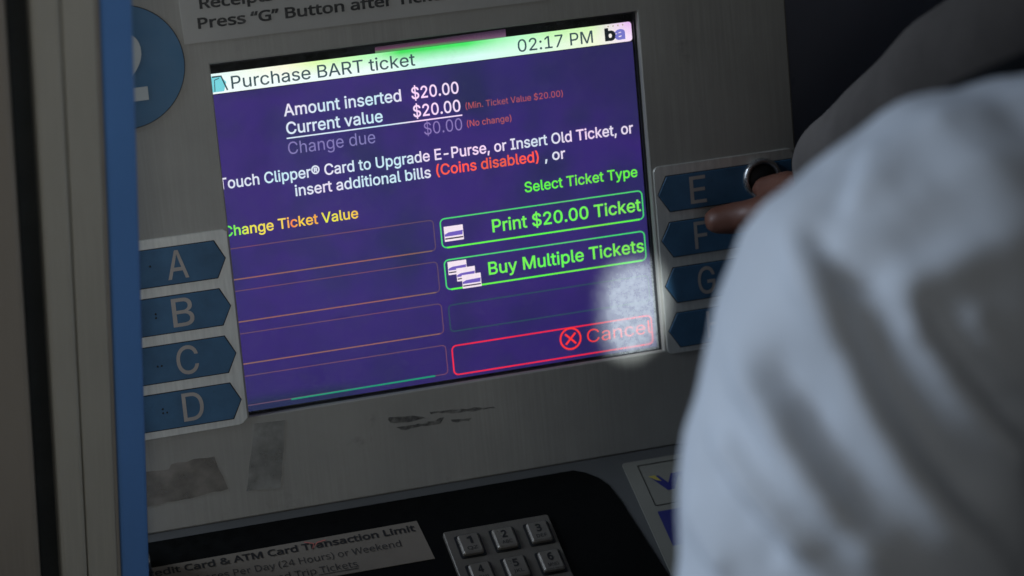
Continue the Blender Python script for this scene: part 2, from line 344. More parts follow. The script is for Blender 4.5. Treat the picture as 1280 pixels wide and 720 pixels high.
# ------------------------------------------------------------------ lettering
def load(fn):
    import os
    try: return bpy.data.fonts.load(os.path.join(bpy.utils.resource_path('LOCAL'), 'datafiles', 'fonts', fn))
    except Exception: return None
F_INTER = load('Inter.woff2'); F_SANS = load('NotoSansHebrew-Regular.woff2')
_cap = {}
def raw_text(s_, font, off):
    """outlines of the lettering, filled by the non-zero winding rule (robust for emboldened glyphs)"""
    cu = bpy.data.curves.new('lettering', 'FONT'); cu.body = s_; cu.offset = off; cu.resolution_u = 3; cu.size = 1
    cu.fill_mode = 'NONE'; cu.offset = 0
    if font: cu.font = font
    o = bpy.data.objects.new('lettering', cu); COL.objects.link(o)
    bpy.context.view_layer.update()
    me = bpy.data.meshes.new_from_object(o.evaluated_get(bpy.context.evaluated_depsgraph_get()))
    bpy.data.objects.remove(o); bpy.data.curves.remove(cu); me.materials.clear()
    co = np.array([v.co[:2] for v in me.vertices], float); ed = [tuple(e.vertices) for e in me.edges]
    bpy.data.meshes.remove(me)
    if off:
        nx = {}; pv = {}
        for i, j in ed: nx[i] = j; pv[j] = i
        area2 = sum(co[i, 0]*co[j, 1]-co[j, 0]*co[i, 1] for i, j in ed); sg = -1 if area2 > 0 else 1
        o2 = co.copy()
        for i in range(len(co)):
            if i not in nx or i not in pv: continue
            a = co[i]-co[pv[i]]; b = co[nx[i]]-co[i]; a = a/(np.hypot(*a)+1e-12); b = b/(np.hypot(*b)+1e-12)
            m = np.array((-a[1]-b[1], a[0]+b[0])); k = (m@m)/2; m = m/max(k, .7); o2[i] = co[i] + m*off*sg
        co = o2
    # glyph groups: loops whose x ranges overlap, filled one group at a time
    n = len(co); par = list(range(n))
    def find(i):
        while par[i] != i: par[i] = par[par[i]]; i = par[i]
        return i
    for i, j in ed: par[find(i)] = find(j)
    comp = {}
    for i in range(n): comp.setdefault(find(i), []).append(i)
    items = sorted(((co[v, 0].min(), co[v, 0].max(), v) for v in comp.values()), key=lambda t: t[0])
    groups = []
    for lo, hi, v in items:
        if groups and lo < groups[-1][1]: groups[-1][1] = max(hi, groups[-1][1]); groups[-1][2].extend(v)
        else: groups.append([lo, hi, list(v)])
    V_, F_ = [], []
    from mathutils.geometry import delaunay_2d_cdt
    for lo, hi, vs in groups:
        ix = {v: k for k, v in enumerate(vs)}; E = [(ix[i], ix[j]) for i, j in ed if i in ix]
        pts = [Vector(co[v]) for v in vs]
        r = delaunay_2d_cdt(pts, E, [], 0, 1e-6)
        P = np.array([p[:] for p in r[0]]); A = co[[vs[i] for i, j in E]]; B = co[[vs[j] for i, j in E]]
        base = len(V_); V_.extend((p[0], p[1], 0) for p in P)
        for f in r[2]:
            c = P[list(f)].mean(axis=0)
            up = (A[:, 1] <= c[1]) & (B[:, 1] > c[1]); dn = (A[:, 1] > c[1]) & (B[:, 1] <= c[1])
            cr = (B[:, 0]-A[:, 0])*(c[1]-A[:, 1]) - (c[0]-A[:, 0])*(B[:, 1]-A[:, 1])
            if (up & (cr > 0)).sum() - (dn & (cr < 0)).sum() != 0: F_.append([base+k for k in f])
    me = bpy.data.meshes.new('lettering'); me.from_pydata(V_, [], F_); me.update()
    return me
def text(name, s_, u0, v0, u1, cap, mat, parent, frame, z, font='inter', bold=0.0, v1=None):
    """text whose ink runs from u0 to u1 (mm) on baseline v0 (to v1), capitals cap mm high"""
    fo = F_INTER if font == 'inter' else F_SANS
    me = raw_text(s_, fo, bold)
    key = (font, bold)
    if key not in _cap:
        h = raw_text('H', fo, bold); ys = [v.co.y for v in h.vertices]; _cap[key] = (min(ys), max(ys)); bpy.data.meshes.remove(h)
    lo, hi = _cap[key]
    xs = [v.co.x for v in me.vertices]; a, b = min(xs), max(xs)
    kx = (u1-u0)/1000/(b-a); ky = cap/1000/(hi-lo); dv = 0 if v1 is None else (v1-v0)/(u1-u0)
    for v in me.vertices:
        X = u0/1000 + (v.co.x-a)*kx; Y = v0/1000 + (v.co.y-lo)*ky + dv*(X-u0/1000)
        v.co = (X, Y, z)
    me.name = name
    return mesh_obj(name, me, mat, parent, frame)
def stroke(bm, pts, wd, z, closed=True):
    """flat outline band of width wd along pts (m)"""
    n = len(pts); A = []; B = []
    for i in range(n):
        p = Vector(pts[i]); a = Vector(pts[i-1]) if (closed or i > 0) else p; c = Vector(pts[(i+1) % n]) if (closed or i < n-1) else p
        d = ((c-p).normalized() + (p-a).normalized()).normalized(); m = Vector((-d.y, d.x))*wd/2
        A.append(bm.verts.new((*(p+m), z))); B.append(bm.verts.new((*(p-m), z)))
    for i in range(n if closed else n-1):
        j = (i+1) % n; bm.faces.new((A[i], A[j], B[j], B[i]))
def line_obj(name, pts, wd, z, mat, parent, frame, closed=True):
    bm = bmesh.new(); stroke(bm, mm(pts), wd/1000, z, closed); return mesh_obj(name, bm_mesh(name, bm), mat, parent, frame)

# ================================================================== setting
st = lambda o: o.__setitem__('kind', 'structure')
st(box_obj('floor', (-3, -4, -.05), (4, 3, 0), M['floor']))
st(box_obj('wall', (.2215, .20, 0.001), (3.0, .30, 2.6), M['wall']))
bm = bmesh.new()
box(bm, .2215, .075, .001, .66, .198, 2.4, .004)
wp = mesh_obj('wall_panel', bm_mesh('wall_panel', bm), M['wall']); st(wp)

# ================================================================== ticket machine
TM = empty('ticket_machine', (0, .15, 0), 'grey ticket vending machine with lit purple screen, blue lettered button labels and a keypad', 'ticket machine')
# --- sloping faceplate with the display opening
OX0, OX1, OY0, OY1 = -.1229, .1231, -.0987, .0988
FX0, FX1, FY0, FY1 = -.2350, .2135, -.1560, .2400
bm = bmesh.new()
def plate_with_hole(bm, X, Y, hole, z0, z1, bev):
    (hx0, hx1, hy0, hy1) = hole
    out = [(X[0], Y[0]), (X[1], Y[0]), (X[1], Y[1]), (X[0], Y[1])]
    inn = [(hx0, hy0), (hx1, hy0), (hx1, hy1), (hx0, hy1)]
    inb = [(hx0-bev, hy0-bev), (hx1+bev, hy0-bev), (hx1+bev, hy1+bev), (hx0-bev, hy1+bev)]
    rows = []
    for pts, z in ((out, z0), (out, z1-.0012), ([(p[0]+(.0012 if i in (0, 3) else -.0012), p[1]+(.0012 if i in (0, 1) else -.0012)) for i, p in enumerate(out)], z1), (inb, z1), (inn, z1-bev), (inn, z0)):
        rows.append([bm.verts.new((*p, z)) for p in pts])
    rows.append(rows[0])
    for a, b in zip(rows, rows[1:]):
        for i in range(4):
            j = (i+1) % 4; bm.faces.new((a[i], a[j], b[j], b[i]))
plate_with_hole(bm, (FX0, FX1), (FY0, FY1), (OX0, OX1, OY0, OY1), -.0040, 0, .0007)
mesh_obj('faceplate', bm_mesh('faceplate', bm), M['face'], TM, MF)
# dark gasket frame round the display just inside the opening
bm = bmesh.new()
ring_mesh(bm, [(OX0-.010, OY0-.010), (OX1+.010, OY0-.010), (OX1+.010, OY1+.010), (OX0-.010, OY1+.010)],
          [(OX0-.0030, OY0+.0004), (OX1-.0012, OY0+.0004), (OX1-.0012, OY1-.0012), (OX0-.0030, OY1-.0012)], -.0056, -.0042)
mesh_obj('screen_frame', bm_mesh('screen_frame', bm), M['rubber'], TM, MF)
bm = bmesh.new()
box(bm, OX0-.012, OY0-.012, -.030, OX1+.012, OY1+.012, -.0074)
SCN = mesh_obj('screen', bm_mesh('screen', bm), M['black'], TM, MF)
ZL = -.0070
def flat(name, pts, mat, z=ZL, parent=SCN, frame=MF):
    bm = bmesh.new(); vs = [bm.verts.new((*p, z)) for p in mm(pts)]; bm.faces.new(vs)
    return mesh_obj(name, bm_mesh(name, bm), mat, parent, frame)
flat('background', [(-129, -97.3), (121.3, -97.3), (121.3, 81.2), (-129, 81.2)], E_['purple'])
o = flat('title_bar', [(-129, 81.6)] + [(x*1000, y*1000) for x, y in rrect(.05, .0816, .1214, .0927, .0018, 4, (0, 1, 1, 0))[1:-1]] + [(-129, 92.7)], E_['bar'])
flat('title_bar_glow', [(-29, 92.9), (47, 92.9), (47, 97.2), (-29, 96.2)], E_['bleed'])
Zt = ZL + .0003
def T(name, s_, u0, v0, u1, cap, mat, bold=.012, v1=None): return text(name, s_, u0, v0, u1, cap, mat, SCN, MF, Zt, 'inter', bold, v1)
W = 'text_line'
T(W, 'Purchase BART ticket', -111.1, 83.3, -6.9, 7.0, E_['title'], .005)
T(W, '02:17 PM', 53.2, 83.4, 97.8, 7.0, E_['title'], .005)
T('logo', 'b', 105.0, 83.2, 111.6, 7.4, E_['inkdk'], .045)
T('logo', 'a', 111.0, 83.2, 117.2, 7.6, E_['logo2'], .035)
for k in range(4): flat('logo_dot', [(x*1000, y*1000) for x, y in circle(.1075+.0029*k, .0914, .00042, 8)], E_['dots'], Zt)
# little ticket-and-hand picture at the head of the title bar
flat('title_icon', [(-122, 82.6), (-115.5, 82.6), (-113.8, 87.5), (-116.4, 90.6), (-122, 91.4)], E_['cyan'], Zt)
line_obj('title_icon', [(-121.4, 91.0), (-116.4, 91.0), (-113.6, 83.0)], .9, Zt+.0002, E_['title'], SCN, MF, False)
line_obj('title_icon', [(-120.6, 83.0), (-120.2, 89.2), (-117.6, 90.0)], .5, Zt+.0002, E_['title'], SCN, MF, False)
T(W, 'Amount inserted', -83.9, 64.5, -16.8, 6.8, E_['white'])
T(W, '$20.00', -10.9, 64.7, 16.6, 6.8, E_['white'])
T(W, 'Current value', -83.5, 54.4, -28.5, 6.8, E_['white'])
T(W, '$20.00', -10.9, 54.5, 16.7, 6.8, E_['white'])
line_obj('text_underline', [(-83.8, 52.3), (17.3, 52.3)], .75, Zt, E_['white'], SCN, MF, False)
T(W, 'Change due', -83.6, 43.3, -33.9, 6.8, E_['dimtext'], 0)
T(W, '$0.00', -5.6, 44.0, 16.7, 6.8, E_['dimtext'], 0)
T(W, '(Min. Ticket Value $20.00)', 19.7, 55.4, 77.2, 3.5, E_['dimorange'], 0)
T(W, '(No change)', 19.5, 45.3, 45.7, 3.6, E_['dimorange'], .006)
T(W, 'Touch Clipper® Card to Upgrade E-Purse, or Insert Old Ticket, or', -124.3, 29.0, 117.4, 6.3, E_['white'])
T(W, 'insert additional bills', -82.2, 19.6, -4.1, 6.3, E_['white'])
T(W, '(Coins disabled)', -0.8, 20.2, 59.7, 6.2, E_['orange'])
T(W, ', or', 63.2, 19.8, 75.6, 6.2, E_['white'])
T(W, 'Select Ticket Type', 49.8, 3.6, 117.8, 6.0, E_['lime'])
T(W, 'Change Ticket Value', -124.6, 2.6, -48.0, 5.9, E_['yellow'])
T(W, 'Print $20.00 Ticket', 28.7, -16.5, 118.3, 7.4, E_['lime2'])
T(W, 'Buy Multiple Tickets', 24.2, -40.5, 118.1, 7.4, E_['lime2'])
T(W, 'Cancel', 79.3, -88.6, 118.7, 7.6, E_['red2'], -.004)
# option boxes
def obox(x0, y0, x1, y1, mat, wd, r=2.2, top=None, topw=None):
    pts = [(a*1000, b*1000) for a, b in rrect(x0/1000, y0/1000, x1/1000, y1/1000, r/1000, 4)]
    line_obj('option_box', pts, wd, ZL+.0002, mat, SCN, MF)
    if top: line_obj('option_box_rule', [(x0+r, y0), (x1-r, y0)], topw, ZL+.0004, top, SCN, MF, False)
obox(-1.4, -21.3, 119.5, -4.7, E_['gbox'], .75, 2.6, E_['lime'], .95)
obox(-1.3, -45.4, 119.0, -28.4, E_['gbox'], .75, 2.6, E_['lime'], .95)
obox(-1.3, -69.8, 119.2, -54.5, E_['gdim'], .6, 2.2)
obox(-1.6, -95.1, 119.0, -78.2, E_['red'], .85, 2.6)
for a, b in ((-4.5, -21.9), (-28.5, -45.9), (-52.7, -69.9), (-76.9, -93.7)):
    if a < -76: obox(-128, b, -5.2, a, E_['brown'], .55, 2.2)
    else: obox(-128, b, -5.4, a, E_['brown'], .55, 2.2, E_['brown2'], .7)
line_obj('option_box_rule', [(-97, -94.0), (-12.9, -93.7)], .9, ZL+.0005, E_['green'], SCN, MF, False)
# cancel symbol
line_obj('cancel_symbol', [(69.2+6.1*math.cos(i*math.pi/16), -84.6+6.1*math.sin(i*math.pi/16)) for i in range(32)], 1.1, Zt, E_['red2'], SCN, MF)
for a in (45, 135):
    c, s_ = math.cos(math.radians(a))*4.4, math.sin(math.radians(a))*4.4
    line_obj('cancel_symbol', [(69.2-c, -84.6-s_), (69.2+c, -84.6+s_)], 1.2, Zt+.0001+a*1e-6, E_['red2'], SCN, MF, False)
# little ticket pictures
def card(x, y, wd, h, z):
    flat('ticket_icon', [(x, y-h), (x+wd, y-h), (x+wd, y), (x, y)], E_['pinkw'], z)
    flat('ticket_icon', [(x+.2, y-h*.66), (x+wd-.6, y-h*.66), (x+wd-.2, y-h*.36), (x+2.5, y-h*.40), (x+.2, y-h*.52)], E_['violet'], z+.0001)
    flat('ticket_icon', [(x+.3, y-h*.86), (x+wd-.3, y-h*.86), (x+wd-.3, y-h*.77), (x+.3, y-h*.77)], E_['blk'], z+.0001)
card(.3, -9.3, 11.2, 8.6, Zt)
card(.6, -29.6, 11.0, 7.6, Zt); card(5.2, -33.9, 11.0, 7.6, Zt+.00025); card(8.0, -38.2, 11.2, 7.8, Zt+.0005)
# glass pane
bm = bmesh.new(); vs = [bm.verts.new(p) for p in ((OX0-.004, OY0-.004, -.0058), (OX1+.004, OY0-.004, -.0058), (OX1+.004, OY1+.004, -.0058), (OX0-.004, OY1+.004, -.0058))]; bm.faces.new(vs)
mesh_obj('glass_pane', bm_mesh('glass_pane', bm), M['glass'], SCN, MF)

# --- round badge with the machine number
prism('number_badge', circle(-.1700, .1030, .0336, 72), .0, .0006, M['edge'], TM, MF)
BD = prism('number_badge', circle(-.1700, .1030, .0331, 72), .0, .0009, M['badge'], TM, MF)
text('numeral', '2', -181.5, 84.2, -158.2, 37.0, M['letter_out'], BD, MF, .0012, 'bfont', .03)
# --- printed instruction label along the top
LB = prism('instruction_label', [(-.1355, .1113), (.0700, .1114), (.0705, .150), (-.1362, .150)], 0, .0005, M['paper'], TM, MF)
text(W, 'Press “G” Button after Ticket', -127.2, 118.6, 14.0, 6.0, M['ink_grey'], LB, MF, .0008, 'bfont', .026)
text(W, 'Receipts available', -125.2, 129.2, -38.0, 6.0, M['ink_grey'], LB, MF, .0008, 'bfont', .026)

# --- button label plates left and right, arrow labels, letters, round push buttons
PL = prism('label_plate', [(-.2200, .0085), (-.1262, .0085), (-.1240, .0070), (-.1240, -.0985)] + [(-.1262-.0006, -.1012), (-.1290, -.1020)] + [(-.2200, -.1025)], 0, .0010, M['steel'], TM, MF, .0003)
PR = prism('label_plate', [(x, y) for x, y in rrect(.1248, -.1012, .2110, .0090, .0035, 5)], 0, .0010, M['steel'], TM, MF, .0003)
rows = [(2.7, -17.7), (-24.2, -44.3), (-50.9, -71.2), (-77.6, -97.6)]
def arrow_l(y1, y0):  # pointing right towards the screen
    ym = (y0+y1)/2; return mm([(-220, y0), (-132.2, y0), (-126.8, ym), (-132.2, y1), (-220, y1)])
def arrow_r(y1, y0):
    ym = (y0+y1)/2; return mm([(209.5, y0), (133.3, y0), (126.6, ym), (132.3, y1), (209.5, y1)])
def grow(pts, d):
    c = Vector((sum(p[0] for p in pts)/len(pts), sum(p[1] for p in pts)/len(pts)))
    return [(p[0]+math.copysign(d, p[0]-c.x), p[1]+(math.copysign(d, p[1]-c.y) if abs(p[1]-c.y) > .001 else 0)) for p in pts]
LET = {'A': (-159.2, -147.6), 'B': (-159.3, -147.4), 'C': (-160.0, -147.8), 'D': (-159.6, -147.9), 'E': (145.8, 155.6), 'F': (146.4, 154.8), 'G': (146.4, 157.0), 'H': (150.0, 160.4)}
random.seed(3)
def push_button(cx, cy):
    bm = bmesh.new(); n = 40
    prof = [(.0118, .0011), (.0118, .0036), (.0110, .0046), (.0094, .0046), (.0088, .0038), (.0088, .0011)]
    rings = [[bm.verts.new((cx+r*math.cos(2*math.pi*i/n), cy+r*math.sin(2*math.pi*i/n), z)) for i in range(n)] for r, z in prof]
    for a, b in zip(rings, rings[1:]):
        for i in range(n): bm.faces.new((a[i], a[(i+1) % n], b[(i+1) % n], b[i]))
    B = mesh_obj('push_button', bm_mesh('push_button', bm, True), M['chrome'], TM, MF)
    bm = bmesh.new(); lathe(bm, [(.0084, .0011), (.0084, .0030), (.0076, .0038), (.0002, .0040)], cx, cy)
    mesh_obj('button_cap', bm_mesh('button_cap', bm, True), M['rubber'], B, MF)
for i, (y1, y0) in enumerate(rows):
    for side in (0, 1):
        ch = 'ABCDEFGH'[i+4*side]; pts = (arrow_l, arrow_r)[side](y1, y0)
        K = prism('arrow_label', grow(pts, .0005), .0009, .0013, M['edge'], TM, MF)
        K['label'] = 'dark outline behind the blue arrow label %s' % ch
        K = prism('arrow_label', pts, .0010, .0018, M['key'], TM, MF, .0002)
        K['label'] = 'blue arrow label lettered %s pointing at the screen' % ch
        a, b = LET[ch]
        text('letter', ch, a, y0+2.6, b, 15.9, M['letter'], K, MF, .00195, 'inter', .004)
        if side == 0:
            for dx, dy in random.sample([(0, 0), (2.2, 0), (0, -2.2), (2.2, -2.2)], (1, 2, 2, 3)[i]):
                bm = bmesh.new(); lathe(bm, [(.0006, .0018), (.0005, .0020), (.0001, .0021)], (-170.6+dx)/1000, (y0+11.5+dy)/1000, 10)
                mesh_obj('braille_dot', bm_mesh('braille_dot', bm, True), M['edge'], K, MF)
        push_button(.1905 if side else -.2050, (y0+y1)/2000 + .0015)
# --- marks and old tape on the face
def rough(pts, amp, step=4):
    r = random.Random(11); o = []
    for i, p in enumerate(pts):
        q = pts[(i+1) % len(pts)]
        k = max(1, int(math.hypot(q[0]-p[0], q[1]-p[1])/step))
        for j in range(k):
            t = j/k; o.append((p[0]+(q[0]-p[0])*t+r.uniform(-amp, amp), p[1]+(q[1]-p[1])*t+r.uniform(-amp, amp)))
    return o
prism('tape_residue', mm(rough([(-188, -119.6), (-171, -121.0), (-169, -118), (-145, -117.2), (-139.3, -137.5), (-165, -139.0), (-188, -139.8)], .5)), 0, .0003, M['residue'], TM, MF)
prism('tape_residue', mm(rough([(-120.8, -102.9), (-103.1, -103.6), (-109.8, -142.0), (-129.2, -140.2)], .35)), 0, .0003, M['residue2'], TM, MF)
for pts in ([(-44, -111.6), (-27, -113.4), (-21, -116.0), (-43, -115.4), (-44.5, -113)], [(-20, -112.4), (18, -115.0), (19, -116.2), (2, -116.0), (-19, -113.4)], [(-40, -118.0), (-24, -118.4), (-12, -116.8), (-14, -119.6), (-38, -120.4)], [(-8, -118.8), (4, -120.0), (3, -121), (-8, -120.4)]):
    prism('scuff_mark', mm(rough(pts, .5, 3)), 0, .00025, M['scuff'], TM, MF)

# --- rolled lower lip of the face and the shelf below it
bm = bmesh.new()
prof = [(-.1562, -.004), (-.1562, -.0002), (-.1575, .0006), (-.1592, .0022), (-.1602, .0032), (-.1616, .0036), (-.1628, .0030), (-.1636, .0014), (-.1636, -.0060)]
L0 = [bm.verts.new((FX0, a, b)) for a, b in prof]; L1 = [bm.verts.new((FX1, a, b)) for a, b in prof]
for i in range(len(prof)-1): bm.faces.new((L0[i], L0[i+1], L1[i+1], L1[i]))
mesh_obj('face_lip', bm_mesh('face_lip', bm, True), M['worn'], TM, MF)  # bare metal made paler to carry the highlight along the lip
box_obj('shelf', (-.1905, -.260, -.012), (.2135, .012, 0), M['shelf'], TM, MS, .0015)
c_ = [(-188.6, .5)]
arc = [(60, 1.0), (66.5, -2.2), (72.5, -7.5), (76.5, -14), (79.5, -27), (81.4, -42), (84.5, -64), (87.6, -86), (93, -150), (93, -200), (-188.6, -200)]
prism('keypad_panel', mm([(-189.6, 1.2)] + [(52, 1.0)] + arc[0:1] + arc[1:-1] + [(-189.6, -200)]), 0, .0012, M['black'], TM, MS, .0004)
NP = prism('notice_strip', mm([(-189.8, -17.6), (-38.9, -16.9), (-36.6, -45.9), (-189.8, -45.4)]), .0011, .0016, M['strip'], TM, MS)
text(W, 'Credit Card & ATM Card Transaction Limit', -197.5, -24.3, -41.6, 4.7, M['ink'], NP, MS, .0019, 'bfont', .022)
text(W, '2 Purchases Per Day (24 Hours) or Weekend', -186.5, -33.4, -52.2, 4.5, M['ink_grey'], NP, MS, .0019, 'bfont', .003)
text(W, 'for Round Trip Tickets', -148.5, -42.2, -79.6, 4.5, M['ink_grey'], NP, MS, .0019, 'bfont', .003)
line_obj('text_underline', [(-102.5, -43.3), (-79.6, -43.3)], .5, .0019, M['ink_grey'], NP, MS, False)
line_obj('pen_mark', [(-104.5, -18.6), (-99.5, -20.6), (-101, -24.2), (-97.5, -20.4), (-92.5, -19.6)], .7, .0021, M['red_ink'], NP, MS, False)
# keypad
prism('keypad_plate', mm([(x*1000, y*1000) for x, y in rrect(-.0278, -.124, .0343, -.0302, .0015, 3)]), .0011, .0040, M['kp'], TM, MS, .0005)
KEYS = [('1', 'QZ'), ('2', 'ABC'), ('3', 'DEF'), ('4', 'GHI'), ('5', 'JKL'), ('6', 'MNO'), ('7', 'PRS'), ('8', 'TUV'), ('9', 'WXY'), ('*', ''), ('0', ''), ('#', '')]
for k, (d, sub) in enumerate(KEYS):
    cx = -15.6 + 20.2*(k % 3); cy = -43.6 - 21.6*(k//3)
    prism('keypad_key', mm([(x*1000, y*1000) for x, y in rrect((cx-7.4)/1000, (cy-8.3)/1000, (cx+7.4)/1000, (cy+8.3)/1000, .0012, 3)]), .0039, .0044, M['edge'], TM, MS)
    K = prism('keypad_key', mm([(x*1000, y*1000) for x, y in rrect((cx-6.1)/1000, (cy-7.0)/1000, (cx+6.1)/1000, (cy+7.0)/1000, .0012, 3)]), .0041, .0070, M['keycap'], TM, MS, .0009)
    K['label'] = 'metal keypad key marked %s' % d
    text('numeral', d, cx-1.7, cy-.6, cx+1.5, 5.4, M['ink'], K, MS, .0072, 'bfont', .03)
    if sub: text('lettering', sub, cx-3.0, cy-4.9, cx+3.0, 2.4, M['ink_grey'], K, MS, .0072, 'bfont', .01)
# card brand sticker
ST = prism('card_sticker', mm([(x*1000, y*1000) for x, y in rrect(.0893, -.150, .1700, -.0002, .0015, 3)]), 0, .0007, M['sticker'], TM, MS)
line_obj('sticker_frame', [(97.6, -4.2), (161, -4.2), (161, -35.6), (97.6, -35.6)], .6, .0010, M['ink'], ST, MS)
text('lettering', 'VISA', 101.6, -25.8, 157, 12.0, M['navy'], ST, MS, .0010, 'bfont', .05)
flat('lettering_serif', [(100.8, -13.6), (105.0, -13.6), (107.4, -18.5), (104.6, -17.2)], M['gold'], .0012, ST, MS)
flat('card_emblem', [(97.2, -40.2), (161, -40.2), (161, -66.5), (97.2, -66.5)], M['navy'], .0010, ST, MS)
# --- cabinet body
bm = bmesh.new()
yz = [(-.26, .93), (-.26, 1.0), (-.094, ZS-.158), (-.0735, ZS-.158), (.1080, ZS+.2115), (.70, ZS+.2115), (.70, .0), (-.20, .0)]
yz = [(-.315, .0), (-.315, .958), (-.10, .985), (-.062, ZS-.146), (.1160, ZS+.2080), (.70, ZS+.2080), (.70, .0)]
A = [bm.verts.new((-.2335, y, z)) for y, z in yz]; B = [bm.verts.new((.2120, y, z)) for y, z in yz]
n_ = len(yz)
for i in range(n_): bm.faces.new((A[i], A[(i+1) % n_], B[(i+1) % n_], B[i]))
bm.faces.new(A[::-1]); bm.faces.new(B)
mesh_obj('cabinet', bm_mesh('cabinet', bm), M['cabinet'], TM, Matrix.Identity(4))

# ================================================================== metal frame in the left foreground
FR = empty('door_frame', (-.3, -.1, 0), 'grey metal door frame with a bright blue edge strip, in the left foreground', 'door frame')
FYY = -.112
I4 = Matrix.Identity(4)
def post(name, x0, x1, y0, y1, mat, bev=.0012):
    return box_obj(name, (x0, y0, 0), (x1, y1, 2.2), mat, FR, I4, bev)
post('outer_panel', -.60, -.2520, FYY-.002, FYY+.030, M['frame_a'], .003)
post('frame_gap', -.2540, -.2395, FYY+.010, FYY+.029, M['frame_dark'], 0)
post('frame_plate', -.2412, -.2272, FYY, FYY+.028, M['frame'], .0022)
post('frame_plate', -.2268, -.2112, FYY+.0006, FYY+.028, M['frame'], .0008)
post('trim_bead', -.2110, -.2088, FYY+.003, FYY+.027, M['trim'], .0006)
post('edge_strip', -.2087, -.1938, FYY+.001, FYY+.024, M['blue'], .0018)

# ================================================================== person
from mathutils.bvhtree import BVHTree
def loft(bm, secs, n=20):
    """secs: (centre, r1, r2, axis1) ellipses strung along their centres, closed with rounded ends"""
    cs = [Vector(s[0]) for s in secs]; rings = []
    def ring(c, t, r1, r2, ax):
        a = Vector(ax); a = (a - t*a.dot(t)).normalized(); b = t.cross(a)
        return [bm.verts.new(c + a*r1*math.cos(2*math.pi*i/n) + b*r2*math.sin(2*math.pi*i/n)) for i in range(n)]
    T = [((cs[min(i+1, len(cs)-1)] - cs[max(i-1, 0)]).normalized()) for i in range(len(cs))]
    def AX(i): return secs[i][3] if len(secs[i]) > 3 else ((1, 0, 0) if abs(T[i].x) < .8 else (0, 1, 0))
    r0 = min(secs[0][1], secs[0][2]); r1 = min(secs[-1][1], secs[-1][2])
    for k in (.95, .8, .5): rings.append(ring(cs[0]-T[0]*r0*k, T[0], secs[0][1]*math.sqrt(1-k*k), secs[0][2]*math.sqrt(1-k*k), AX(0)))
    for i, s_ in enumerate(secs): rings.append(ring(cs[i], T[i], s_[1], s_[2], AX(i)))
    for k in (.5, .8, .95): rings.append(ring(cs[-1]+T[-1]*r1*k, T[-1], secs[-1][1]*math.sqrt(1-k*k), secs[-1][2]*math.sqrt(1-k*k), AX(len(secs)-1)))
    for a, b in zip(rings, rings[1:]):
        for i in range(n): bm.faces.new((a[i], a[(i+1) % n], b[(i+1) % n], b[i]))
    bm.faces.new(rings[0][::-1]); bm.faces.new(rings[-1])
def tube(bm, pts, n=14): loft(bm, [(p[:3], p[3], p[3]) for p in pts], n)
def ball(bm, c, rx, ry, rz, rot=None):
    r = bmesh.ops.create_icosphere(bm, subdivisions=3, radius=1)
    for v in r['verts']:
        p = Vector((v.co.x*rx, v.co.y*ry, v.co.z*rz))
        if rot: p = rot @ p
        v.co = p + Vector(c)
def fuse(name, bm, voxel, smooth=4):
    """one continuous skin over everything in bm"""
    me = bpy.data.meshes.new(name); bmesh.ops.recalc_face_normals(bm, faces=bm.faces); bm.to_mesh(me); bm.free()
    o = bpy.data.objects.new(name, me); COL.objects.link(o)
    m = o.modifiers.new('r', 'REMESH'); m.mode = 'VOXEL'; m.voxel_size = voxel; m.use_smooth_shade = True
    m = o.modifiers.new('s', 'SMOOTH'); m.iterations = smooth; m.factor = .5
    bpy.context.view_layer.update()
    out = bpy.data.meshes.new_from_object(o.evaluated_get(bpy.context.evaluated_depsgraph_get()))
    bpy.data.objects.remove(o); bpy.data.meshes.remove(me); out.name = name; out.materials.clear()
    for p in out.polygons: p.use_smooth = True
    return out
PR = empty('person', (.19, -.44, 0), 'person seen from behind in white shirt, dark grey sleeve reaching to the E button', 'person')
SL = (.003, -.500, 1.462); EL = (-.018, -.585, 1.20); WL = (.03, -.455, 1.045)          # left shoulder, elbow, wrist
SR = (.395, -.400, 1.450); ER = (.196, -.272, 1.434); WR = (.180, -.118, 1.229)         # right, raised to the button
BX = (.96, .27, 0)                                                                        # across the body
bm = bmesh.new()
# trunk, neck, head
loft(bm, [((.19, -.46, .93), .155, .110, BX), ((.19, -.455, 1.05), .135, .095, BX), ((.195, -.45, 1.22), .150, .100, BX), ((.198, -.448, 1.36), .165, .098, BX), ((.20, -.445, 1.44), .140, .075, BX)], 24)
tube(bm, [SL+(.048,), (.10, -.475, 1.475, .045), (.20, -.445, 1.485, .05), (.30, -.42, 1.475, .045), SR+(.048,)])
tube(bm, [(.20, -.445, 1.45, .062), (.20, -.435, 1.53, .056), (.203, -.425, 1.60, .056)])
HR = Matrix.Rotation(math.radians(22), 3, 'Z') @ Matrix.Rotation(math.radians(-14), 3, 'X')
hc = Vector((.200, -.400, 1.655))
ball(bm, hc+HR@Vector((0, -.012, .028)), .076, .094, .088, HR)         # skull
ball(bm, hc+HR@Vector((0, .030, -.045)), .056, .062, .070, HR)          # jaw
loft(bm, [(hc+HR@Vector((0, .092, .012)), .009, .009), (hc+HR@Vector((0, .104, -.012)), .012, .012), (hc+HR@Vector((0, .103, -.026)), .016, .011)], 10)   # nose
for sx in (-1, 1):
    ball(bm, hc+HR@Vector((.079*sx, -.005, -.008)), .010, .020, .032, HR)   # ears
    ball(bm, hc+HR@Vector((.031*sx, .080, .030)), .022, .012, .008, HR)     # brows
    ball(bm, hc+HR@Vector((.036*sx, .066, -.022)), .022, .020, .020, HR)    # cheeks
ball(bm, hc+HR@Vector((0, .090, -.052)), .022, .010, .006, HR); ball(bm, hc+HR@Vector((0, .088, -.064)), .019, .010, .007, HR)
ball(bm, hc+HR@Vector((0, .078, -.090)), .020, .016, .015, HR)              # chin
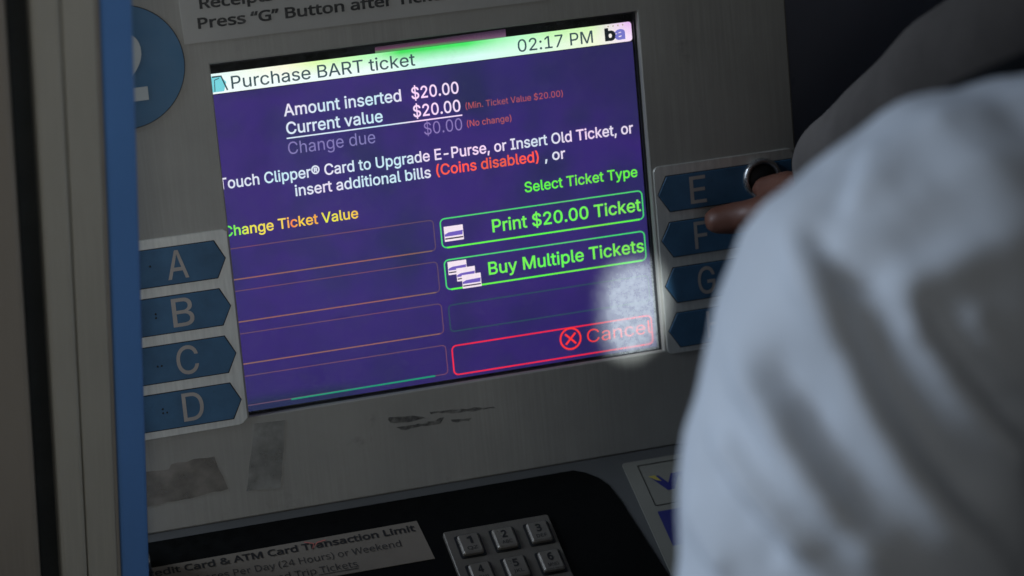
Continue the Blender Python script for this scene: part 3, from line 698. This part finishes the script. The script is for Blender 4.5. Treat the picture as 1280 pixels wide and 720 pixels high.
# arms
tube(bm, [SL+(.050,), (-.008, -.54, 1.33, .045), EL+(.037,), (.003, -.52, 1.12, .035), WL+(.024,)])
tube(bm, [SR+(.050,), (.30, -.335, 1.435, .044), ER+(.034,), (.190, -.19, 1.33, .029), WR+(.0235,)])
# right hand: palm, thumb lying left along the labels, index on the button, the rest curled
loft(bm, [(WR, .022, .017, (1, 0, .2)), ((.192, -.092, 1.200), .030, .015, (1, 0, .2)), ((.202, -.076, 1.180), .035, .014, (1, 0, .2)), ((.207, -.066, 1.166), .036, .012, (1, 0, .2))], 16)
tube(bm, [(.188, -.088, 1.188, .013), (.1850, -.0520, 1.1560, .0120), (.1760, -.0350, 1.1440, .0105), (.1660, -.0285, 1.1385, .0098), (.1560, -.0255, 1.1365, .0088)], 12)
tube(bm, [(.188, -.074, 1.178, .0105), (.1960, -.0470, 1.1680, .0098), (.1935, -.0300, 1.1580, .0088), (.1870, -.0165, 1.1470, .0078)], 12)
tube(bm, [(.202, -.070, 1.172, .0108), (.2100, -.0430, 1.1690, .0098), (.2140, -.0330, 1.1480, .0088), (.2100, -.0470, 1.1370, .0078)], 12)
tube(bm, [(.217, -.070, 1.166, .0102), (.2260, -.0440, 1.1630, .0093), (.2300, -.0370, 1.1440, .0084), (.2260, -.0490, 1.1330, .0075)], 12)
tube(bm, [(.231, -.074, 1.160, .0092), (.2410, -.0520, 1.1560, .0083), (.2430, -.0460, 1.1400, .0075), (.2390, -.0560, 1.1310, .0068)], 12)
# left hand, relaxed
loft(bm, [(WL, .024, .017, (0, 1, 0)), ((.036, -.435, 1.005), .036, .015, (0, 1, 0)), ((.042, -.425, .970), .040, .013, (0, 1, 0))], 16)
for k, (dy, ln) in enumerate(((.030, .90), (.010, 1.0), (-.010, .93), (-.029, .75))):
    tube(bm, [(.042, -.425+dy, .968, .0098), (.046, -.420+dy*1.1, .968-.036*ln, .0090), (.058, -.415+dy*1.1, .968-.062*ln, .0082), (.072, -.412+dy*1.1, .968-.078*ln, .0072)], 12)
tube(bm, [(.036, -.410, 1.005, .012), (.050, -.382, .985, .0105), (.064, -.368, .962, .0092)], 12)
# legs and feet
for sx in (-1, 1):
    hx = .19+.085*sx
    tube(bm, [(hx, -.46, .90, .082), (hx+.004*sx, -.455, .70, .070), (hx+.006*sx, -.45, .50, .052), (hx+.008*sx, -.462, .34, .052), (hx+.008*sx, -.47, .10, .036)])
    loft(bm, [((hx+.008*sx, -.475, .045), .034, .036, (1, 0, 0)), ((hx+.012*sx, -.43, .035), .040, .030, (1, 0, 0)), ((hx+.016*sx, -.36, .028), .044, .022, (1, 0, 0))], 14)
body = mesh_obj('body', fuse('body', bm, .0034, 5), M['skin'], PR, I4)
# eyes, lips, nails
for sx in (-1, 1):
    bm = bmesh.new(); ball(bm, hc+HR@Vector((.031*sx, .078, .014)), .0115, .010, .0085, HR); mesh_obj('eye', bm_mesh('eye', bm, True), M['eye'], PR, I4)
    bm = bmesh.new(); ball(bm, hc+HR@Vector((.031*sx, .0853, .014)), .005, .0035, .005, HR); mesh_obj('iris', bm_mesh('iris', bm, True), M['hair'], PR, I4)
# hair
bm = bmesh.new()
ball(bm, hc+HR@Vector((0, -.024, .040)), .085, .096, .088, HR); ball(bm, hc+HR@Vector((0, -.060, -.010)), .070, .050, .060, HR)
ball(bm, hc+HR@Vector((.01, .045, .085)), .060, .040, .030, HR)
me = fuse('hair', bm, .006, 1)
for v in me.vertices:
    p = v.co; v.co = p + v.normal*.004*math.sin(p.x*260+math.sin(p.z*90)*2)*math.sin(p.y*170)
mesh_obj('hair', me, M['hair'], PR, I4)
# white shirt: trunk, shoulders and the left sleeve
bm = bmesh.new()
loft(bm, [((.19, -.46, .86), .190, .135, BX), ((.19, -.46, .95), .180, .130, BX), ((.19, -.460, 1.08), .168, .120, BX), ((.193, -.455, 1.24), .176, .122, BX), ((.196, -.452, 1.36), .182, .112, BX), ((.198, -.450, 1.43), .150, .090, BX)], 28)
tube(bm, [(.002, -.500, 1.467, .0605), (.024, -.497, 1.473, .0665), (.06, -.492, 1.471, .0695), (.13, -.470, 1.464, .066), (.20, -.447, 1.480, .066), (.30, -.42, 1.472, .062), (.375, -.40, 1.455, .060)])
tube(bm, [(.000, -.502, 1.462, .0612), (-.013, -.527, 1.42, .0655), (-.018, -.556, 1.355, .0690), (-.019, -.572, 1.28, .067), (-.018, -.585, 1.20, .058), (.003, -.525, 1.125, .052), (.024, -.468, 1.062, .042)], 20)
loft(bm, [((.20, -.445, 1.50), .080, .070, BX), ((.202, -.438, 1.530), .069, .066, BX)], 20)
SHIRT = fuse('shirt', bm, .0042, 8)
FOLDS = [
  ([(-0.0416, -0.4999, 1.5064), (-0.039, -0.5262, 1.5003), (-0.0346, -0.5453, 1.4889), (-0.0314, -0.5583, 1.4773), (-0.0219, -0.5752, 1.4612), (-0.01, -0.5863, 1.4461), (0.0095, -0.5933, 1.4217)], 0.0095, 0.008),
  ([(-0.0616, -0.5127, 1.4703), (-0.0583, -0.5402, 1.4657), (-0.0514, -0.5673, 1.4519), (-0.0414, -0.5804, 1.4434), (-0.0284, -0.5926, 1.43)], 0.008, 0.0075),
  ([(-0.0709, -0.5249, 1.4465), (-0.069, -0.5463, 1.4441), (-0.0639, -0.5624, 1.4391), (-0.0524, -0.5815, 1.4288)], 0.006, 0.0058),
  ([(-0.0785, -0.5264, 1.4174), (-0.0779, -0.5449, 1.4151), (-0.0745, -0.5609, 1.4115)], 0.0045, 0.0055),
  ([(-0.0197, -0.5382, 1.5059), (-0.0098, -0.5533, 1.4926), (-0.0012, -0.5624, 1.481), (0.0108, -0.57, 1.4652), (0.0225, -0.5742, 1.4463)], 0.0085, 0.0065),
  ([(0.0032, -0.5444, 1.5044), (0.0118, -0.5543, 1.4914), (0.0247, -0.5594, 1.4734)], 0.005, 0.0055),
  ([(-0.0194, -0.5371, 1.5072), (-0.0055, -0.5371, 1.5109), (0.011, -0.5355, 1.5151), (0.0287, -0.5341, 1.5172)], 0.004, 0.007),
  ([(-0.0557, -0.5228, 1.4794), (-0.0506, -0.5463, 1.4713), (-0.0439, -0.5693, 1.4565), (-0.031, -0.5868, 1.4401)], -0.0055, 0.0075),
  ([(-0.0344, -0.5326, 1.5002), (-0.0259, -0.5562, 1.4831), (-0.0145, -0.5736, 1.4649), (0.0057, -0.5869, 1.4386)], -0.008, 0.011),
  ([(-0.0739, -0.5228, 1.4386), (-0.069, -0.5594, 1.4308), (-0.0628, -0.5734, 1.4238)], -0.004, 0.006),
  ([(-0.0091, -0.5441, 1.5023), (0.0034, -0.5587, 1.4858), (0.024, -0.5655, 1.4609)], -0.005, 0.0075),
  ([(0.0018, -0.4679, 1.5179), (-0.0115, -0.483, 1.5203), (-0.0202, -0.4947, 1.52), (-0.0282, -0.5027, 1.5171)], -0.0028, 0.0035),
  ([(-0.036, -0.5023, 1.5115), (-0.0334, -0.5183, 1.5102), (-0.0299, -0.5281, 1.5075), (-0.0208, -0.536, 1.5076)], -0.004, 0.004),
  ([(-0.0001, -0.477, 1.5215), (-0.0116, -0.4942, 1.5225), (-0.0215, -0.5037, 1.5195)], 0.0035, 0.005),
  ([(0.0151, -0.4715, 1.5225), (-0.0036, -0.4953, 1.5248), (-0.0125, -0.5053, 1.522)], 0.0025, 0.005),
]
#FOLDS_HERE
bvh = BVHTree.FromPolygons([v.co[:] for v in SHIRT.vertices], [p.vertices[:] for p in SHIRT.polygons])
co = np.empty(len(SHIRT.vertices)*3); SHIRT.vertices.foreach_get('co', co); co = co.reshape(-1, 3)
nr = np.array([v.normal[:] for v in SHIRT.vertices]); disp = np.zeros(len(co))
for pts, amp, wd in FOLDS:
    P = np.array(pts); best = np.full(len(co), 9.); tt = np.zeros(len(co)); L_ = len(P)-1
    for i in range(L_):
        a, b = P[i], P[i+1]; d = b-a; t = np.clip(((co-a)@d)/(d@d), 0, 1)
        q = np.linalg.norm(co-(a+t[:, None]*d), axis=1); mk = q < best; best[mk] = q[mk]; tt[mk] = (i+t[mk])/L_
    env = np.clip(np.minimum(tt, 1-tt)*5+.25, 0, 1)
    disp += 1.3*amp*env*np.exp(-(best/wd)**2)
from mathutils import noise as mnoise
wr = np.array([mnoise.noise(Vector((p[0]*38+p[2]*22, p[1]*38, p[2]*15-p[0]*20)))*.0016 + mnoise.noise(Vector((p[0]*95+p[2]*60, p[1]*90, p[2]*34-p[0]*50)))*.0007 for p in co])
co = co + nr*(disp+wr)[:, None]
SHIRT.vertices.foreach_set('co', co.ravel()); SHIRT.update()
sh_o = mesh_obj('shirt', SHIRT, M['shirt'], PR, I4)
ts = sh_o.modifiers.new('s', 'SMOOTH'); ts.iterations = 2
# added black band standing in for the shade between sleeve and shirt
bm = bmesh.new()
tube(bm, [(.016, -.470, 1.450, .052), (.045, -.464, 1.453, .061), (.085, -.455, 1.454, .066), (.13, -.441, 1.455, .067), (.20, -.417, 1.466, .067), (.28, -.395, 1.456, .062)], 20)
mesh_obj('shade_band', fuse('shade_band', bm, .006, 4), M['shade_band'], PR, I4)
# dark grey right sleeve
bm = bmesh.new()
tube(bm, [(.392, -.402, 1.452, .068), (.30, -.335, 1.445, .052), (.199, -.272, 1.434, .040), (.190, -.205, 1.345, .036), (.183, -.135, 1.250, .033), (.1815, -.125, 1.238, .032)], 20)
me = fuse('sleeve', bm, .005, 4)
for v in me.vertices:
    p = v.co; v.co = p + v.normal*.0010*math.sin(p.z*120+p.y*60)*math.sin(p.y*30+1)
mesh_obj('sleeve', me, M['sleeve'], PR, I4)
# trousers and shoes
bm = bmesh.new()
loft(bm, [((.19, -.46, .84), .172, .118, BX), ((.19, -.46, .93), .168, .115, BX), ((.19, -.46, 1.0), .155, .110, BX)], 24)
for sx in (-1, 1):
    hx = .19+.085*sx
    tube(bm, [(hx, -.46, .86, .094), (hx+.004*sx, -.455, .70, .084), (hx+.006*sx, -.45, .50, .070), (hx+.008*sx, -.462, .30, .068), (hx+.008*sx, -.468, .13, .064)])
mesh_obj('trousers', fuse('trousers', bm, .008, 4), M['trousers'], PR, I4)
for sx in (-1, 1):
    hx = .19+.085*sx; bm = bmesh.new()
    loft(bm, [((hx+.006*sx, -.515, .042), .036, .036, (1, 0, 0)), ((hx+.008*sx, -.475, .046), .044, .045, (1, 0, 0)), ((hx+.012*sx, -.43, .040), .050, .039, (1, 0, 0)), ((hx+.016*sx, -.35, .032), .052, .031, (1, 0, 0))], 18)
    mesh_obj('shoe', fuse('shoe', bm, .005, 3), M['shoe'], PR, I4)
